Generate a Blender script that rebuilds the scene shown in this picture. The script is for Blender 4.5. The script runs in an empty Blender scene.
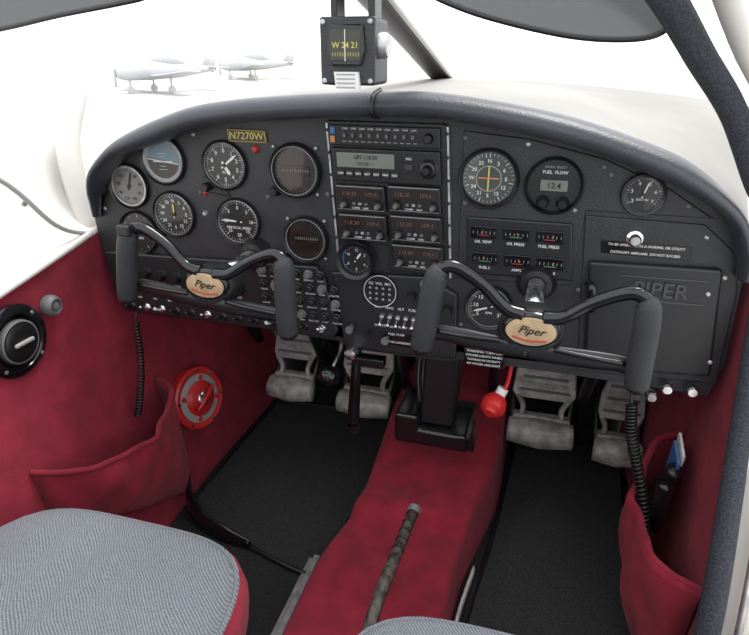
import bpy, bmesh, math, random
from mathutils import Vector, Matrix
random.seed(4)
SC=bpy.context.scene
COL=SC.collection
pi=math.pi
# ---------------------------------------------------------------- materials
def mat(name,col,rough=.5,metal=0.,bump=0.,bscale=300.,var=0.,vscale=40.,coat=0.,sheen=0.,col2=None,emit=None,alpha=1.,detail=3.,bd=.002,weave=0):
    m=bpy.data.materials.new(name);m.use_nodes=True
    nt=m.node_tree;b=nt.nodes["Principled BSDF"]
    b.inputs["Base Color"].default_value=(*col,1);b.inputs["Roughness"].default_value=rough
    b.inputs["Metallic"].default_value=metal
    b.inputs["Coat Weight"].default_value=coat
    b.inputs["Coat Roughness"].default_value=.04
    b.inputs["Sheen Weight"].default_value=sheen
    b.inputs["Alpha"].default_value=alpha
    if emit: 
        b.inputs["Emission Color"].default_value=(*emit[0],1);b.inputs["Emission Strength"].default_value=emit[1]
    tc=nt.nodes.new("ShaderNodeTexCoord")
    if bump>0:
        n=nt.nodes.new("ShaderNodeTexNoise");n.inputs["Scale"].default_value=bscale;n.inputs["Detail"].default_value=detail
        bp=nt.nodes.new("ShaderNodeBump");bp.inputs["Strength"].default_value=bump;bp.inputs["Distance"].default_value=bd
        nt.links.new(tc.outputs["Object"],n.inputs["Vector"]);nt.links.new(n.outputs["Fac"],bp.inputs["Height"]);nt.links.new(bp.outputs["Normal"],b.inputs["Normal"])
    if var>0 or col2:
        n=nt.nodes.new("ShaderNodeTexNoise");n.inputs["Scale"].default_value=vscale;n.inputs["Detail"].default_value=5
        r=nt.nodes.new("ShaderNodeValToRGB");r.color_ramp.elements[0].position=.35;r.color_ramp.elements[1].position=.65
        c2=col2 or tuple(min(1,c*(1+var)) for c in col);c1=col if col2 else tuple(c*(1-var) for c in col)
        r.color_ramp.elements[0].color=(*c1,1);r.color_ramp.elements[1].color=(*c2,1)
        nt.links.new(tc.outputs["Object"],n.inputs["Vector"])
        src=n.outputs["Fac"]
        if weave:
            wv=nt.nodes.new("ShaderNodeTexWave");wv.inputs["Scale"].default_value=weave;wv.inputs["Distortion"].default_value=1.5;wv.inputs["Detail"].default_value=2;wv.inputs["Detail Scale"].default_value=8;wv.bands_direction='DIAGONAL'
            nt.links.new(tc.outputs["Object"],wv.inputs["Vector"])
            mx=nt.nodes.new("ShaderNodeMath");mx.operation='MULTIPLY_ADD';mx.inputs[1].default_value=.35;nt.links.new(wv.outputs["Fac"],mx.inputs[0])
            ml=nt.nodes.new("ShaderNodeMath");ml.operation='MULTIPLY';ml.inputs[1].default_value=.65;nt.links.new(n.outputs["Fac"],ml.inputs[0]);nt.links.new(ml.outputs[0],mx.inputs[2]);src=mx.outputs[0]
        nt.links.new(src,r.inputs["Fac"]);nt.links.new(r.outputs["Color"],b.inputs["Base Color"])
    return m
M={}
M['panel']=mat('panel_black_crinkle',(.021,.022,.025),.42,bump=.4,bscale=420,var=.25,vscale=12)
M['panel2']=mat('panel_black_satin',(.012,.013,.015),.36,bump=.15,bscale=700)
M['pad']=mat('glareshield_vinyl',(.042,.046,.056),.36,bump=.35,bscale=380,var=.2,vscale=8)
M['emb']=mat('embossed_lettering',(.04,.041,.045),.2)  # dark letters, colour lifted to stand in for their highlights
M['gtop']=mat('glareshield_top_vinyl',(.26,.25,.235),.65,bump=.1,bscale=300,var=.14,vscale=4)
M['black']=mat('black_plastic',(.008,.008,.009),.34)
M['blackm']=mat('black_matte',(.006,.006,.007),.8)
M['blackg']=mat('black_gloss',(.006,.006,.007),.16)
M['bezel']=mat('bezel_black',(.009,.009,.011),.3)
M['face']=mat('dial_black',(.006,.006,.007),.5,coat=.7)
M['face_glare']=mat('dial_glare_pale',(.15,.15,.145),.5,coat=.8)  # whitish reflected glare put into the dial colour
M['face_grn']=mat('dial_greenish',(.045,.058,.052),.5,coat=.8)
M['face_red']=mat('dial_smoke',(.018,.008,.007),.3,coat=.8,var=.5,vscale=30)
M['sky']=mat('horizon_blue',(.12,.20,.25),.5,coat=.6)
M['brown']=mat('horizon_brown',(.035,.028,.022),.5,coat=.5)
M['white']=mat('white_marking',(.66,.66,.64),.5)
M['grey']=mat('grey_marking',(.28,.28,.27),.5)
M['dim']=mat('dim_marking',(.12,.12,.12),.5)
M['yellow']=mat('yellow_marking',(.55,.46,.10),.5)
M['orange']=mat('orange_marking',(.5,.2,.08),.5)
M['green']=mat('green_marking',(.05,.24,.10),.5)
M['blue']=mat('blue_marking',(.05,.14,.36),.5)
M['redm']=mat('red_marking',(.40,.03,.03),.4)
M['tan']=mat('hub_badge_tan',(.40,.29,.17),.4,var=.15,vscale=80)
M['brass']=mat('brass_plate',(.36,.24,.06),.4,.4)
M['alu']=mat('worn_aluminium',(.46,.46,.46),.42,.75,bump=.3,bscale=120,var=.25,vscale=60)
M['pedal']=mat('pedal_cast_grey',(.38,.37,.35),.5,.2,bump=.4,bscale=200,var=.3,vscale=50)
M['chrome']=mat('chrome',(.7,.7,.7),.2,1.)
M['lcd']=mat('lcd_grey_green',(.15,.17,.14),.3,coat=.5)
M['cardg']=mat('compass_card_green',(.035,.04,.025),.4)
M['disp']=mat('display_dark',(.020,.012,.010),.15,coat=.5)
M['digits']=mat('display_digits',(.11,.06,.045),.4)
M['red']=mat('red_velour',(.185,.0045,.018),.95,bump=.8,bscale=650,col2=(.275,.009,.030),vscale=22,sheen=.05)
M['redp']=mat('red_plastic',(.50,.02,.02),.35)
M['mat']=mat('black_carpet',(.012,.012,.0125),.95,bump=1.,bscale=900,col2=(.042,.042,.044),vscale=420)
M['floor']=mat('dark_floor_carpet',(.016,.015,.015),.95,bump=.8,bscale=500,var=.4,vscale=150)
M['seat']=mat('grey_seat_cloth',(.085,.098,.115),.95,bump=1.,bscale=800,col2=(.205,.22,.245),vscale=420,sheen=.1,weave=140)
M['trim']=mat('white_trim_paint',(.62,.60,.56),.45)
M['foam']=mat('grip_foam',(.020,.022,.026),.6,bump=.6,bscale=700)
M['cord']=mat('cord_rubber',(.009,.009,.009),.4)
M['braid']=mat('door_seal_fabric',(.012,.014,.020),.9,bump=1.,bscale=500,col2=(.045,.05,.068),vscale=420)
M['smoke']=mat('visor_smoke',(.05,.055,.055),.15,alpha=.80)
M['leather']=mat('worn_leather_wrap',(.012,.009,.008),.5,bump=.8,bscale=150,col2=(.10,.08,.065),vscale=80)
M['concrete']=mat('apron_concrete',(.42,.41,.405),.9,var=.05,vscale=.25)
M['grass']=mat('grass_field',(.36,.395,.33),.95,var=.10,vscale=.12)
M['paint']=mat('aircraft_paint',(.55,.55,.56),.35)
M['pplane']=mat('parked_plane_paint',(.50,.505,.52),.5)
# ---------------------------------------------------------------- helpers
def empty(name,loc):
    o=bpy.data.objects.new(name,None);o.empty_display_size=.02;o.location=loc;COL.objects.link(o);return o
def finish(me,name,parent,mats,smooth=False,bevel=0,sub=0,solid=0):
    if not isinstance(mats,(list,tuple)): mats=[mats]
    for m in mats: me.materials.append(m)
    o=bpy.data.objects.new(name,me);COL.objects.link(o)
    if parent:
        o.parent=parent;o.matrix_parent_inverse=Matrix.Translation(-parent.location)
    if smooth:
        for p in me.polygons: p.use_smooth=True
    if solid:
        s=o.modifiers.new("s","SOLIDIFY");s.thickness=solid
    if bevel:
        b=o.modifiers.new("b","BEVEL");b.width=bevel;b.segments=3;b.limit_method='ANGLE';b.angle_limit=math.radians(35)
        for p in me.polygons: p.use_smooth=True
        w=o.modifiers.new("w","WEIGHTED_NORMAL")
    if sub:
        s=o.modifiers.new("u","SUBSURF");s.levels=sub;s.render_levels=sub
    return o
def prism(parent,name,pts,y0,y1,m,bevel=0):
    """polygon in the X-Z plane pushed from y0 to y1"""
    bm=bmesh.new()
    a=[bm.verts.new((x,y0,z)) for x,z in pts];b=[bm.verts.new((x,y1,z)) for x,z in pts]
    bm.faces.new(a);bm.faces.new(b[::-1])
    n=len(pts)
    for i in range(n): bm.faces.new((a[i],b[i],b[(i+1)%n],a[(i+1)%n]))
    bmesh.ops.recalc_face_normals(bm,faces=bm.faces)
    me=bpy.data.meshes.new(name);bm.to_mesh(me);bm.free()
    return finish(me,name,parent,m,bevel=bevel)
def box(parent,name,c,s,m,bevel=0,rot=None):
    bm=bmesh.new();bmesh.ops.create_cube(bm,size=1.)
    bmesh.ops.scale(bm,vec=s,verts=bm.verts)
    if rot: bmesh.ops.rotate(bm,matrix=Matrix.Rotation(rot[0],3,rot[1]),verts=bm.verts)
    bmesh.ops.translate(bm,vec=c,verts=bm.verts)
    me=bpy.data.meshes.new(name);bm.to_mesh(me);bm.free()
    return finish(me,name,parent,m,bevel=bevel)
def lathe(parent,name,c,prof,m,axis='-Y',seg=40,sx=1,sz=1):
    """prof: (radius, height along axis)"""
    bm=bmesh.new();rings=[]
    A={'-Y':(Vector((1,0,0)),Vector((0,0,1)),Vector((0,-1,0))),'Z':(Vector((1,0,0)),Vector((0,1,0)),Vector((0,0,1))),
       'X':(Vector((0,1,0)),Vector((0,0,1)),Vector((1,0,0))),'-X':(Vector((0,1,0)),Vector((0,0,1)),Vector((-1,0,0)))}
    if isinstance(axis,Vector):
        w=axis.normalized();u=w.orthogonal().normalized();v=w.cross(u)
    else: u,v,w=A[axis]
    c=Vector(c)
    for r,h in prof:
        if r<1e-6: rings.append([bm.verts.new(c+w*h)])
        else: rings.append([bm.verts.new(c+u*(r*sx*math.cos(2*pi*i/seg))+v*(r*sz*math.sin(2*pi*i/seg))+w*h) for i in range(seg)])
    for a,b in zip(rings,rings[1:]):
        for i in range(seg):
            j=(i+1)%seg
            if len(a)==1 and len(b)==1: continue
            if len(a)==1: bm.faces.new((a[0],b[i],b[j]))
            elif len(b)==1: bm.faces.new((a[i],a[j],b[0]))
            else: bm.faces.new((a[i],a[j],b[j],b[i]))
    bmesh.ops.recalc_face_normals(bm,faces=bm.faces)
    me=bpy.data.meshes.new(name);bm.to_mesh(me);bm.free()
    o=finish(me,name,parent,m,smooth=True)
    e=o.modifiers.new("e","EDGE_SPLIT");e.split_angle=math.radians(40)
    return o
def cr(p,n):
    p=[Vector(q) for q in p]
    if n<=0 or len(p)<3: return p
    out=[]
    for i in range(len(p)-1):
        a=p[i-1] if i>0 else p[i]*2-p[i+1];b=p[i];c=p[i+1];d=p[i+2] if i+2<len(p) else p[i+1]*2-p[i]
        for k in range(n):
            t=k/n
            out.append(.5*((2*b)+(c-a)*t+(2*a-5*b+4*c-d)*t*t+(-a+3*b-3*c+d)*t**3))
    out.append(p[-1]);return out
def lerpl(l,t):
    f=t*(len(l)-1);i=min(int(f),len(l)-2);return l[i]+(l[i+1]-l[i])*(f-i)
def sweep(parent,name,pts,rad,m,n=8,seg=12,sc=(1,1),up=None,closed=False):
    P=cr(pts,n);N=len(P);bm=bmesh.new();rings=[]
    pu=None
    for i,p in enumerate(P):
        t=(P[min(i+1,N-1)]-P[max(i-1,0)]).normalized()
        if up: u=(Vector(up)-t*t.dot(Vector(up))).normalized()
        else:
            if pu is None: u=t.orthogonal().normalized()
            else: u=(pu-t*t.dot(pu)).normalized()
        pu=u;v=t.cross(u)
        r=lerpl(rad,i/(N-1)) if isinstance(rad,(list,tuple)) else rad
        rings.append([bm.verts.new(p+u*(r*sc[0]*math.cos(2*pi*k/seg))+v*(r*sc[1]*math.sin(2*pi*k/seg))) for k in range(seg)])
    for a,b in zip(rings,rings[1:]):
        for k in range(seg): bm.faces.new((a[k],a[(k+1)%seg],b[(k+1)%seg],b[k]))
    if not closed:
        bm.faces.new(rings[0][::-1]);bm.faces.new(rings[-1])
    bmesh.ops.recalc_face_normals(bm,faces=bm.faces)
    me=bpy.data.meshes.new(name);bm.to_mesh(me);bm.free()
    return finish(me,name,parent,m,smooth=True)
def text(parent,name,s,loc,size,m,rot=(pi/2,0,0),al='CENTER',shear=0,ext=0):
    c=bpy.data.curves.new(name,"FONT");c.body=s;c.size=size;c.align_x=al;c.align_y='CENTER';c.resolution_u=2;c.offset=size*.012;c.shear=shear;c.extrude=ext
    t=bpy.data.objects.new(name,c);COL.objects.link(t)
    t.rotation_euler=rot;t.location=loc
    bpy.context.view_layer.update()
    me=bpy.data.meshes.new_from_object(t.evaluated_get(bpy.context.evaluated_depsgraph_get()))
    me.transform(t.matrix_world);bpy.data.objects.remove(t)
    me.materials.clear()
    return finish(me,name,parent,m)
def quads(parent,name,qs,m):
    me=bpy.data.meshes.new(name);v=[];f=[]
    for q in qs:
        f.append(tuple(range(len(v),len(v)+len(q))));v+=[tuple(p) for p in q]
    me.from_pydata(v,[],f);return finish(me,name,parent,m)
def grid(name,parent,rows,m,smooth=True,solid=0,matfn=None):
    v=[];f=[];w=len(rows[0])
    for r in rows: v+=[tuple(p) for p in r]
    for i in range(len(rows)-1):
        for j in range(w-1): f.append((i*w+j,i*w+j+1,(i+1)*w+j+1,(i+1)*w+j))
    me=bpy.data.meshes.new(name);me.from_pydata(v,[],f)
    o=finish(me,name,parent,m,smooth=smooth,solid=solid)
    if matfn:
        k=0
        for i in range(len(rows)-1):
            for j in range(w-1):
                me.polygons[k].material_index=matfn(i,j);k+=1
    return o
def ss(t): t=max(0,min(1,t));return t*t*(3-2*t)
# ---------------------------------------------------------------- shell
box(None,'floor',(.0,-.3,-.02),(1.3,1.8,.04),M['floor'])
def LX(z): return -.445-.17*min(z,.5)
def RXW(z): return .482+.06*min(z,.5)
def wall(name,fx,sgn,y0,y1,ztop):
    rows=[]
    for i in range(25):
        row=[]
        for j in range(41):
            ya=y0(.6*i/24);y=ya+(y1-ya)*j/40
            zt=ztop(y);zz=zt*i/24
            row.append((fx(zz)+sgn*.004*math.sin(9*y+7*zz),y,zz))
        rows.append(row)
    return grid(name,None,rows,M['red'])
wall('wall_left',LX,-1,lambda z:-1.1,.55,lambda y:.605+.17*min(y,.05) if y>-.6 else .5)
wall('wall_right',RXW,1,lambda z:-.285+.43*z,.55,lambda y:.62+.45*min(0,y))
box(None,'wall_front',(0,.58,.32),(1.25,.04,.66),M['blackm'])
# white window sill left
e=empty('window_sill_trim',(-.58,-.3,.63))
rows=[]
for i in range(9):
    t=i/8;row=[]
    for j in range(30):
        y=-1.1+1.62*j/29
        z0=.603+.17*min(y,.05) if y>-.6 else .5
        row.append((-.528-.11*t-.02*math.sin(pi*t),y,z0+.14*ss(t)+.0*y))
    rows.append(row)
grid('sill_panel',e,rows,M['trim'])
sweep(e,'sill_edge',[(-.53,-1.0,.50),(-.532,-.5,.525),(-.532,-.2,.572),(-.532,.04,.615)],.006,M['trim'])
sweep(e,'frame_strip',[(-.60,-.35,.80),(-.57,-.155,.735),(-.545,-.07,.635),(-.54,.0,.60)],.004,M['grey'])
lathe(e,'screw',(-.57,-.10,.677),[(0,.004),(.005,.003),(.005,0)],M['alu'],axis='X',seg=16)
sweep(e,'windshield_pillar',[(-.56,.02,.60),(-.59,.04,.74),(-.60,.1,.84)],.02,M['trim'])
# ---------------------------------------------------------------- instrument panel
ip=empty('instrument_panel',(0,0,.62))
outl=[(-.528,.660),(-.525,.59),(-.513,.50),(-.492,.462),(-.34,.460),(-.08,.452),(-.06,.44),(.10,.44),(.13,.447),(.30,.445),(.49,.44),(.50,.50),(.495,.63),(.475,.685),(.455,.712),(.40,.750),(.30,.790),(.20,.812),(.1,.824),(0,.828),(-.15,.822),(-.30,.797),(-.42,.757),(-.47,.718),(-.505,.685)]
prism(ip,'panel_sheet',outl,.0,.02,M['panel'])
lo=[(-.512,.575),(-.11,.585),(-.095,.565),(-.075,.475),(-.085,.460),(-.49,.463),(-.505,.50)]
prism(ip,'switch_panel',lo,-.012,.002,M['panel2'],bevel=.004)
prism(ip,'lower_center_panel',[(-.085,.578),(.07,.585),(.118,.56),(.122,.45),(.0,.445),(-.066,.448)],-.010,.002,M['panel2'],bevel=.004)
prism(ip,'right_sheet',[(.112,.800),(.20,.792),(.30,.770),(.385,.735),(.435,.705),(.445,.70),(.285,.70),(.278,.59),(.115,.585)],-.003,.001,M['panel'],bevel=.002)
def screw(p,x,z,y=-.001,r=.0033,m='alu'):
    lathe(p,'screw',(x,y,z),[(0,.0018),(r*.6,.0018),(r,.0006),(r,0)],M[m],seg=10)
for k,(x,z) in enumerate([(-.50,.65),(-.49,.69),(-.40,.755),(-.31,.78),(-.19,.69),(-.31,.69),(-.195,.60),(-.09,.70),(.115,.79),(.20,.785),(.30,.76),(.12,.70),(.27,.70),(.31,.75),(.41,.715),(.44,.675),(.12,.60),(.29,.585),(.24,.50),(.125,.51),(-.47,.52),(-.37,.52)]): screw(ip,x,z,y=-.003 if x>.1 else -.001,m='dim' if k%3 else 'alu')
lathe(ip,'warning_lamp',(-.205,0,.762),[(0,.007),(.004,.006),(.0055,.003),(.0065,0)],M['redm'],seg=16)
lathe(ip,'warning_lamp_b',(-.305,0,.655),[(0,.006),(.003,.005),(.0045,.002),(.0055,0)],M['alu'],seg=16)
lathe(ip,'warning_lamp_c',(-.30,0,.69),[(0,.006),(.003,.005),(.0045,.002),(.0055,0)],M['redm'],seg=16)
npz=empty('registration_plate',(-.216,-.004,.781))
prism(npz,'plate',[(-.249,.791),(-.186,.790),(-.184,.772),(-.247,.772)],-.005,0,M['brass'],bevel=.001)
prism(npz,'plate_field',[(-.247,.7892),(-.188,.7882),(-.186,.7738),(-.245,.7738)],-.0054,-.004,M['black'])
text(npz,'letters',"N7270W",(-.2165,-.0059,.7812),.0150,M['yellow'])
# ---------------------------------------------------------------- gauges
def gauge(name,x,z,r,nums=None,ticks=40,needles=(),face='face',ring=1.12,kn=(),arcs=(),sub=None,a0=-pi*.75*0,rev=2*pi,y=0,ns=.26,thick=.008,scr=False,nm='white',bm_='bezel'):
    e=empty(name,(x,y,z))
    lathe(e,'bezel',(x,y,z),[(r*ring,-.001),(r*ring,thick*.7),(r*(ring-.05),thick),(r*1.02,thick*.8),(r*.98,.0015)],M[bm_])
    fy=y-.002
    lathe(e,'dial',(x,fy,z),[(0,0),(r*.99,0)],M[face])
    q=[]
    for i in range(ticks+1 if rev<6.2 else ticks):
        a=pi/2-a0-rev*i/ticks;l=.16 if i%5==0 else .09;w=(.012 if i%5==0 else .007)
        ca,sa=math.cos(a),math.sin(a)
        def P(rr,ww): return (x+r*(rr*ca-ww*sa),fy-.0004,z+r*(rr*sa+ww*ca))
        q.append([P(.93,w),P(.93,-w),P(.93-l,-w),P(.93-l,w)])
    quads(e,'tick_marks',q,M[nm])
    for a,b,col in arcs:
        q=[]
        for k in range(14):
            t0=pi/2-(a+(b-a)*k/14);t1=pi/2-(a+(b-a)*(k+1)/14)
            q.append([(x+r*rr*math.cos(t),fy-.0006,z+r*rr*math.sin(t)) for rr,t in((.97,t0),(.97,t1),(.90,t1),(.90,t0))])
        quads(e,'range_arc',q,M[col])
    if nums:
        for i,s in enumerate(nums):
            a=pi/2-a0-rev*i/(len(nums) if rev>6.2 else len(nums)-1)
            text(e,'numeral',s,(x+r*.64*math.cos(a),fy-.0006,z+r*.64*math.sin(a)),r*ns,M[nm])
    for ang,ln,w,c in needles:
        a=pi/2-ang;ca,sa=math.cos(a),math.sin(a)
        P=lambda rr,ww:(x+r*(rr*ca-ww*sa),fy-.0014,z+r*(rr*sa+ww*ca))
        quads(e,'needle',[[P(-.2,w*.6),P(-.2,-w*.6),P(ln*.75,-w),P(ln,0),P(ln*.75,w)]],M[c])
    if needles: lathe(e,'needle_hub',(x,fy,z),[(0,.0022),(r*.09,.002),(r*.1,.001)],M['black'],seg=16)
    if sub: text(e,'dial_legend',sub,(x,fy-.0006,z-r*.3),r*.17,M[nm])
    for dx,dz in kn:
        lathe(e,'adjust_knob',(x+dx,y-.002,z+dz),[(0,.016),(.0055,.016),(.007,.013),(.007,.002),(.009,0)],M['black'],seg=20)
    if scr:
        for sx in(-1,1):
            for sz in(-1,1): screw(e,x+sx*r*.93,z+sz*r*.93,y-.003,.0028)
    return e
def rim(g,x,z,r,y=-.003):
    lathe(g,'glass_rim',(x,y,z),[(r*1.0,.002),(r*.975,.0026),(r*.955,.001)],M['alu'])
N10=['0','1','2','3','4','5','6','7','8','9']
g=gauge('airspeed_indicator',-.443,.692,.034,['','40','60','80','100','120','140','160','180'],45,[(.3,.8,.05,'black')],face='face_glare',arcs=[(.6,2.6,'green'),(2.6,3.6,'yellow')],nm='black',ns=.2)
lathe(g,'inner_ring',(-.443,-.003,.692),[(.0335,.001),(.0305,.0012),(.0300,0)],M['alu'])
g=gauge('attitude_indicator',-.370,.738,.036,None,12,face='brown')
x,z,r=-.370,.738,.036
quads(g,'sky_half',[[(x+r*.8*math.cos(t),-.0032,z+r*.8*math.sin(t)) for t in [pi*k/16-.15 for k in range(17)]]],M['sky'])
quads(g,'horizon_bar',[[(x-r*.78,-.0036,z+.001),(x+r*.78,-.0036,z-.006),(x+r*.78,-.0036,z-.0045),(x-r*.78,-.0036,z+.0028)],[(x-r*.5,-.004,z-.001),(x+r*.5,-.004,z-.001),(x+r*.5,-.004,z-.003),(x-r*.5,-.004,z-.003)]],M['white'])
quads(g,'pitch_lines',[[(x-w_,-.0040,z+d),(x+w_,-.0040,z+d),(x+w_,-.0040,z+d-.0006),(x-w_,-.0040,z+d-.0006)] for d,w_ in((.006,.005),(.011,.008),(-.009,.005),(-.014,.008))],M['white'])
lathe(g,'mask_ring',(x,-.003,z),[(r*.99,.001),(r*.86,.001),(r*.80,0)],M['grey'])
rim(g,x,z,r)
g=gauge('altimeter',-.260,.735,.035,N10,50,[(.9,.8,.06,'white'),(2.6,.5,.09,'white')],kn=[(-.032,-.034)],sub='ALT');rim(g,-.260,.735,.035)
prism(g,'knob_mount',[(-.302,.715),(-.298,.692),(-.255,.685),(-.262,.700),(-.285,.715)],-.004,0,M['bezel'],bevel=.003)
g=gauge('heading_indicator',-.363,.650,.035,['N','3','6','E','12','15','S','21','24','W','30','33'],36,[(.0,.55,.05,'yellow')],kn=[(-.03,-.033)],ns=.22);rim(g,-.363,.650,.035)
g=gauge('vertical_speed_indicator',-.245,.646,.035,['0','5','10','15','20','15','10','5'],40,[(-1.5,.85,.05,'white')],sub='VERTICAL SPEED',ns=.22);rim(g,-.245,.646,.035)
gauge('turn_coordinator',-.438,.613,.034,None,12,[(1.57,.7,.04,'white'),(-1.57,.7,.04,'white')],sub='TURN')
for x,z,r in ((-.140,.733,.037),(-.127,.627,.033)):
    g=gauge('navigation_indicator',x,z,r,None,36,face='face_red',ring=1.14,kn=[(-.034,-.032)],scr=True,thick=.012,nm='dim')
    lathe(g,'inner_bezel_ring',(x,-.002,z),[(r*1.0,.008),(r*.98,.009),(r*.96,.008)],M['grey'])
    quads(g,'course_window',[[(x-r*.6,-.003,z+r*.2),(x+r*.6,-.003,z+r*.2),(x+r*.6,-.003,z-r*.22),(x-r*.6,-.003,z-r*.22)]],M['disp'])
    q=[]
    for k in range(-5,6):
        q.append([(x+k*r*.11-.0004,-.0034,z+.002),(x+k*r*.11+.0004,-.0034,z+.002),(x+k*r*.11+.0004,-.0034,z-.002),(x+k*r*.11-.0004,-.0034,z-.002)])
    quads(g,'deviation_dots',q,M['grey'])
g=gauge('direction_finder_indicator',.151,.737,.037,['N','3','6','E','12','15','S','21','24','W','30','33'],36,face='face_grn',ring=1.14,kn=[],thick=.01,ns=.2,y=-.003)
x,z,r=.151,.737,.036
lathe(g,'inner_ring',(x,-.006,z),[(r*.5,.0006),(r*.48,.0008),(r*.46,.0006)],M['grey'])
quads(g,'aircraft_symbol',[[(x-.0011,-.0085,z+r*.5),(x+.0011,-.0085,z+r*.5),(x+.0011,-.0085,z-r*.45),(x-.0011,-.0085,z-r*.45)]],M['yellow'])
quads(g,'aircraft_wing_symbol',[[(x-r*.4,-.0087,z+.0020),(x+r*.4,-.0087,z+.0020),(x+r*.4,-.0087,z),(x-r*.4,-.0087,z)]],M['orange'])
g=gauge('fuel_computer',.239,.732,.035,None,4,face='panel2',ring=1.12,kn=[(-.012,-.022),(.014,-.022)],thick=.01,nm='black',y=-.003)
prism(g,'lcd_window',[(.221,.740),(.257,.740),(.257,.725),(.221,.725)],-.009,-.004,M['lcd'],bevel=.001)
text(g,'lcd_digits','12.4',(.239,-.0096,.7325),.011,M['black'])
text(g,'legend','FUEL  FLOW',(.239,-.0065,.750),.006,M['white'])
text(g,'legend_b','MICRO  SELECT',(.239,-.0065,.757),.004,M['grey'])
g=gauge('suction_gauge',.353,.727,.0235,['2','3','4','5','6','7'],25,[(.3,.75,.05,'white')],rev=pi*1.4,a0=-pi*.7,ring=1.2,sub='SUCT IN.',ns=.28,y=-.003);rim(g,.353,.727,.0235,-.006)
g=gauge('tachometer',.166,.543,.032,['5','10','15','20','25','30','35'],35,[(-1.9,.8,.05,'white')],rev=pi*1.4,a0=-pi*.7,ring=1.15,arcs=[(.4,1.6,'green'),(1.6,1.7,'redm')],sub='RPM');rim(g,.166,.543,.032)
gauge('panel_clock',-.041,.604,.0235,['12','2','4','6','8','10'],30,[(.6,.6,.07,'white')],ring=1.3,y=-.012,thick=.014,ns=.25,arcs=[(3.9,5.4,'blue')])
# ---- intercom round
g=empty('intercom_unit',(-.003,-.012,.555))
lathe(g,'plate',(-.003,-.010,.555),[(0,.004),(.026,.004),(.0275,.002),(.028,0)],M['black'])
sweep(g,'ring',[(-.003+.026*math.cos(t),-.0145,.555+.026*math.sin(t)) for t in [2*pi*k/40 for k in range(41)]],.0006,M['white'],n=0,seg=6)
text(g,'legend','SQ  VOL  MIC',(-.003,-.0148,.568),.006,M['white'])
for i in range(4):
    for j in range(3): lathe(g,'jack',(-.019+i*.0105,-.014,.560-j*.009),[(0,.001),(.0018,.001),(.0022,0)],M['grey'],seg=10)
# ---- engine cluster
g=empty('engine_gauge_cluster',(.20,0,.64))
prism(g,'cluster_plate',[(.124,.682),(.27,.682),(.28,.598),(.130,.596)],-.007,.001,M['panel2'],bevel=.003)
lab=[['OIL TEMP','OIL PRESS','FUEL PRESS'],['FUEL L','AMPS','FUEL R']]
for j in range(2):
    for i in range(3):
        cx=.150+i*.046+j*.005;cz=.661-j*.039
        prism(g,'edge_gauge',[(cx-.019,cz+.009),(cx+.019,cz+.009),(cx+.0195,cz-.009),(cx-.0185,cz-.009)],-.0095,-.004,M['blackg'],bevel=.0015)
        quads(g,'scale',[[(cx-.015+k*.006,-.0099,cz+.002),(cx-.0143+k*.006,-.0099,cz+.002),(cx-.0143+k*.006,-.0099,cz-.002),(cx-.015+k*.006,-.0099,cz-.002)] for k in range(6)],M['grey'])
        quads(g,'green_band',[[(cx-.008,-.0100,cz-.0035),(cx+.008,-.0100,cz-.0035),(cx+.008,-.0100,cz-.0045),(cx-.008,-.0100,cz-.0045)]],M['green' if (i+j)%2 else 'redm'])
        quads(g,'pointer',[[(cx-.002+i*.003,-.0102,cz+.003),(cx-.0010+i*.003,-.0102,cz+.003),(cx-.001+i*.003,-.0102,cz-.005)]],M['orange'])
        text(g,'gauge_label',lab[j][i],(cx,-.0076,cz-.0145),.0058,M['white'])
# ---- radio stack
rs=empty('radio_stack',(0,-.01,.70))
prism(rs,'rack_frame',[(-.086,.808),(.088,.808),(.104,.588),(.010,.588),(.008,.628),(-.072,.628)],-.006,.001,M['panel2'],bevel=.002)
for nm_,pts in(('rail_left',[(-.0875,.805),(-.084,.805),(-.071,.60),(-.0745,.60)]),('rail_right',[(.0885,.805),(.092,.805),(.107,.585),(.1035,.585)])):
    prism(rs,nm_,pts,-.008,.001,M['alu'],bevel=.001)
    for k in range(7):
        z=.795-k*.032;x=pts[0][0]+.0018+(k*.032)*(pts[2][0]-pts[1][0])/.21
        lathe(rs,'rail_screw',(x,-.008,z),[(0,.0014),(.002,.0012),(.0024,0)],M['black'],seg=10)
def knob(p,x,z,r=.006,y=-.012,h=.012,m='black',name='knob'):
    lathe(p,name,(x,y,z),[(0,h),(r*.8,h),(r,h*.85),(r*1.03,h*.2),(r*1.25,0)],M[m],seg=20)
prism(rs,'audio_panel',[(-.080,.803),(.081,.803),(.083,.775),(-.078,.775)],-.014,0,M['black'],bevel=.0015)
prism(rs,'marker_lights',[(-.078,.800),(-.071,.800),(-.071,.791),(-.078,.791)],-.0155,-.012,M['blue'])
prism(rs,'marker_light_amber',[(-.078,.788),(-.071,.788),(-.071,.779),(-.078,.779)],-.0155,-.012,M['orange'])
for k in range(9):
    prism(rs,'toggle',[(-.058+k*.0125,.793),(-.054+k*.0125,.793),(-.054+k*.0125,.787),(-.058+k*.0125,.787)],-.019,-.012,M['dim'],bevel=.001)
    text(rs,'legend','COM',(-.0555+k*.0125,-.0145,.7985),.0035,M['white'])
knob(rs,.066,.789,.0065)
for k in range(12):
    prism(rs,'lower_legend',[(-.06+k*.0095,.7815),(-.0545+k*.0095,.7815),(-.0545+k*.0095,.7805),(-.06+k*.0095,.7805)],-.0145,-.013,M['grey'])
prism(rs,'gps_receiver',[(-.077,.772),(.083,.772),(.087,.725),(-.073,.725)],-.018,0,M['black'],bevel=.002)
prism(rs,'gps_screen',[(-.068,.766),(.018,.766),(.019,.745),(-.067,.745)],-.0195,-.015,M['lcd'],bevel=.001)
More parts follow.
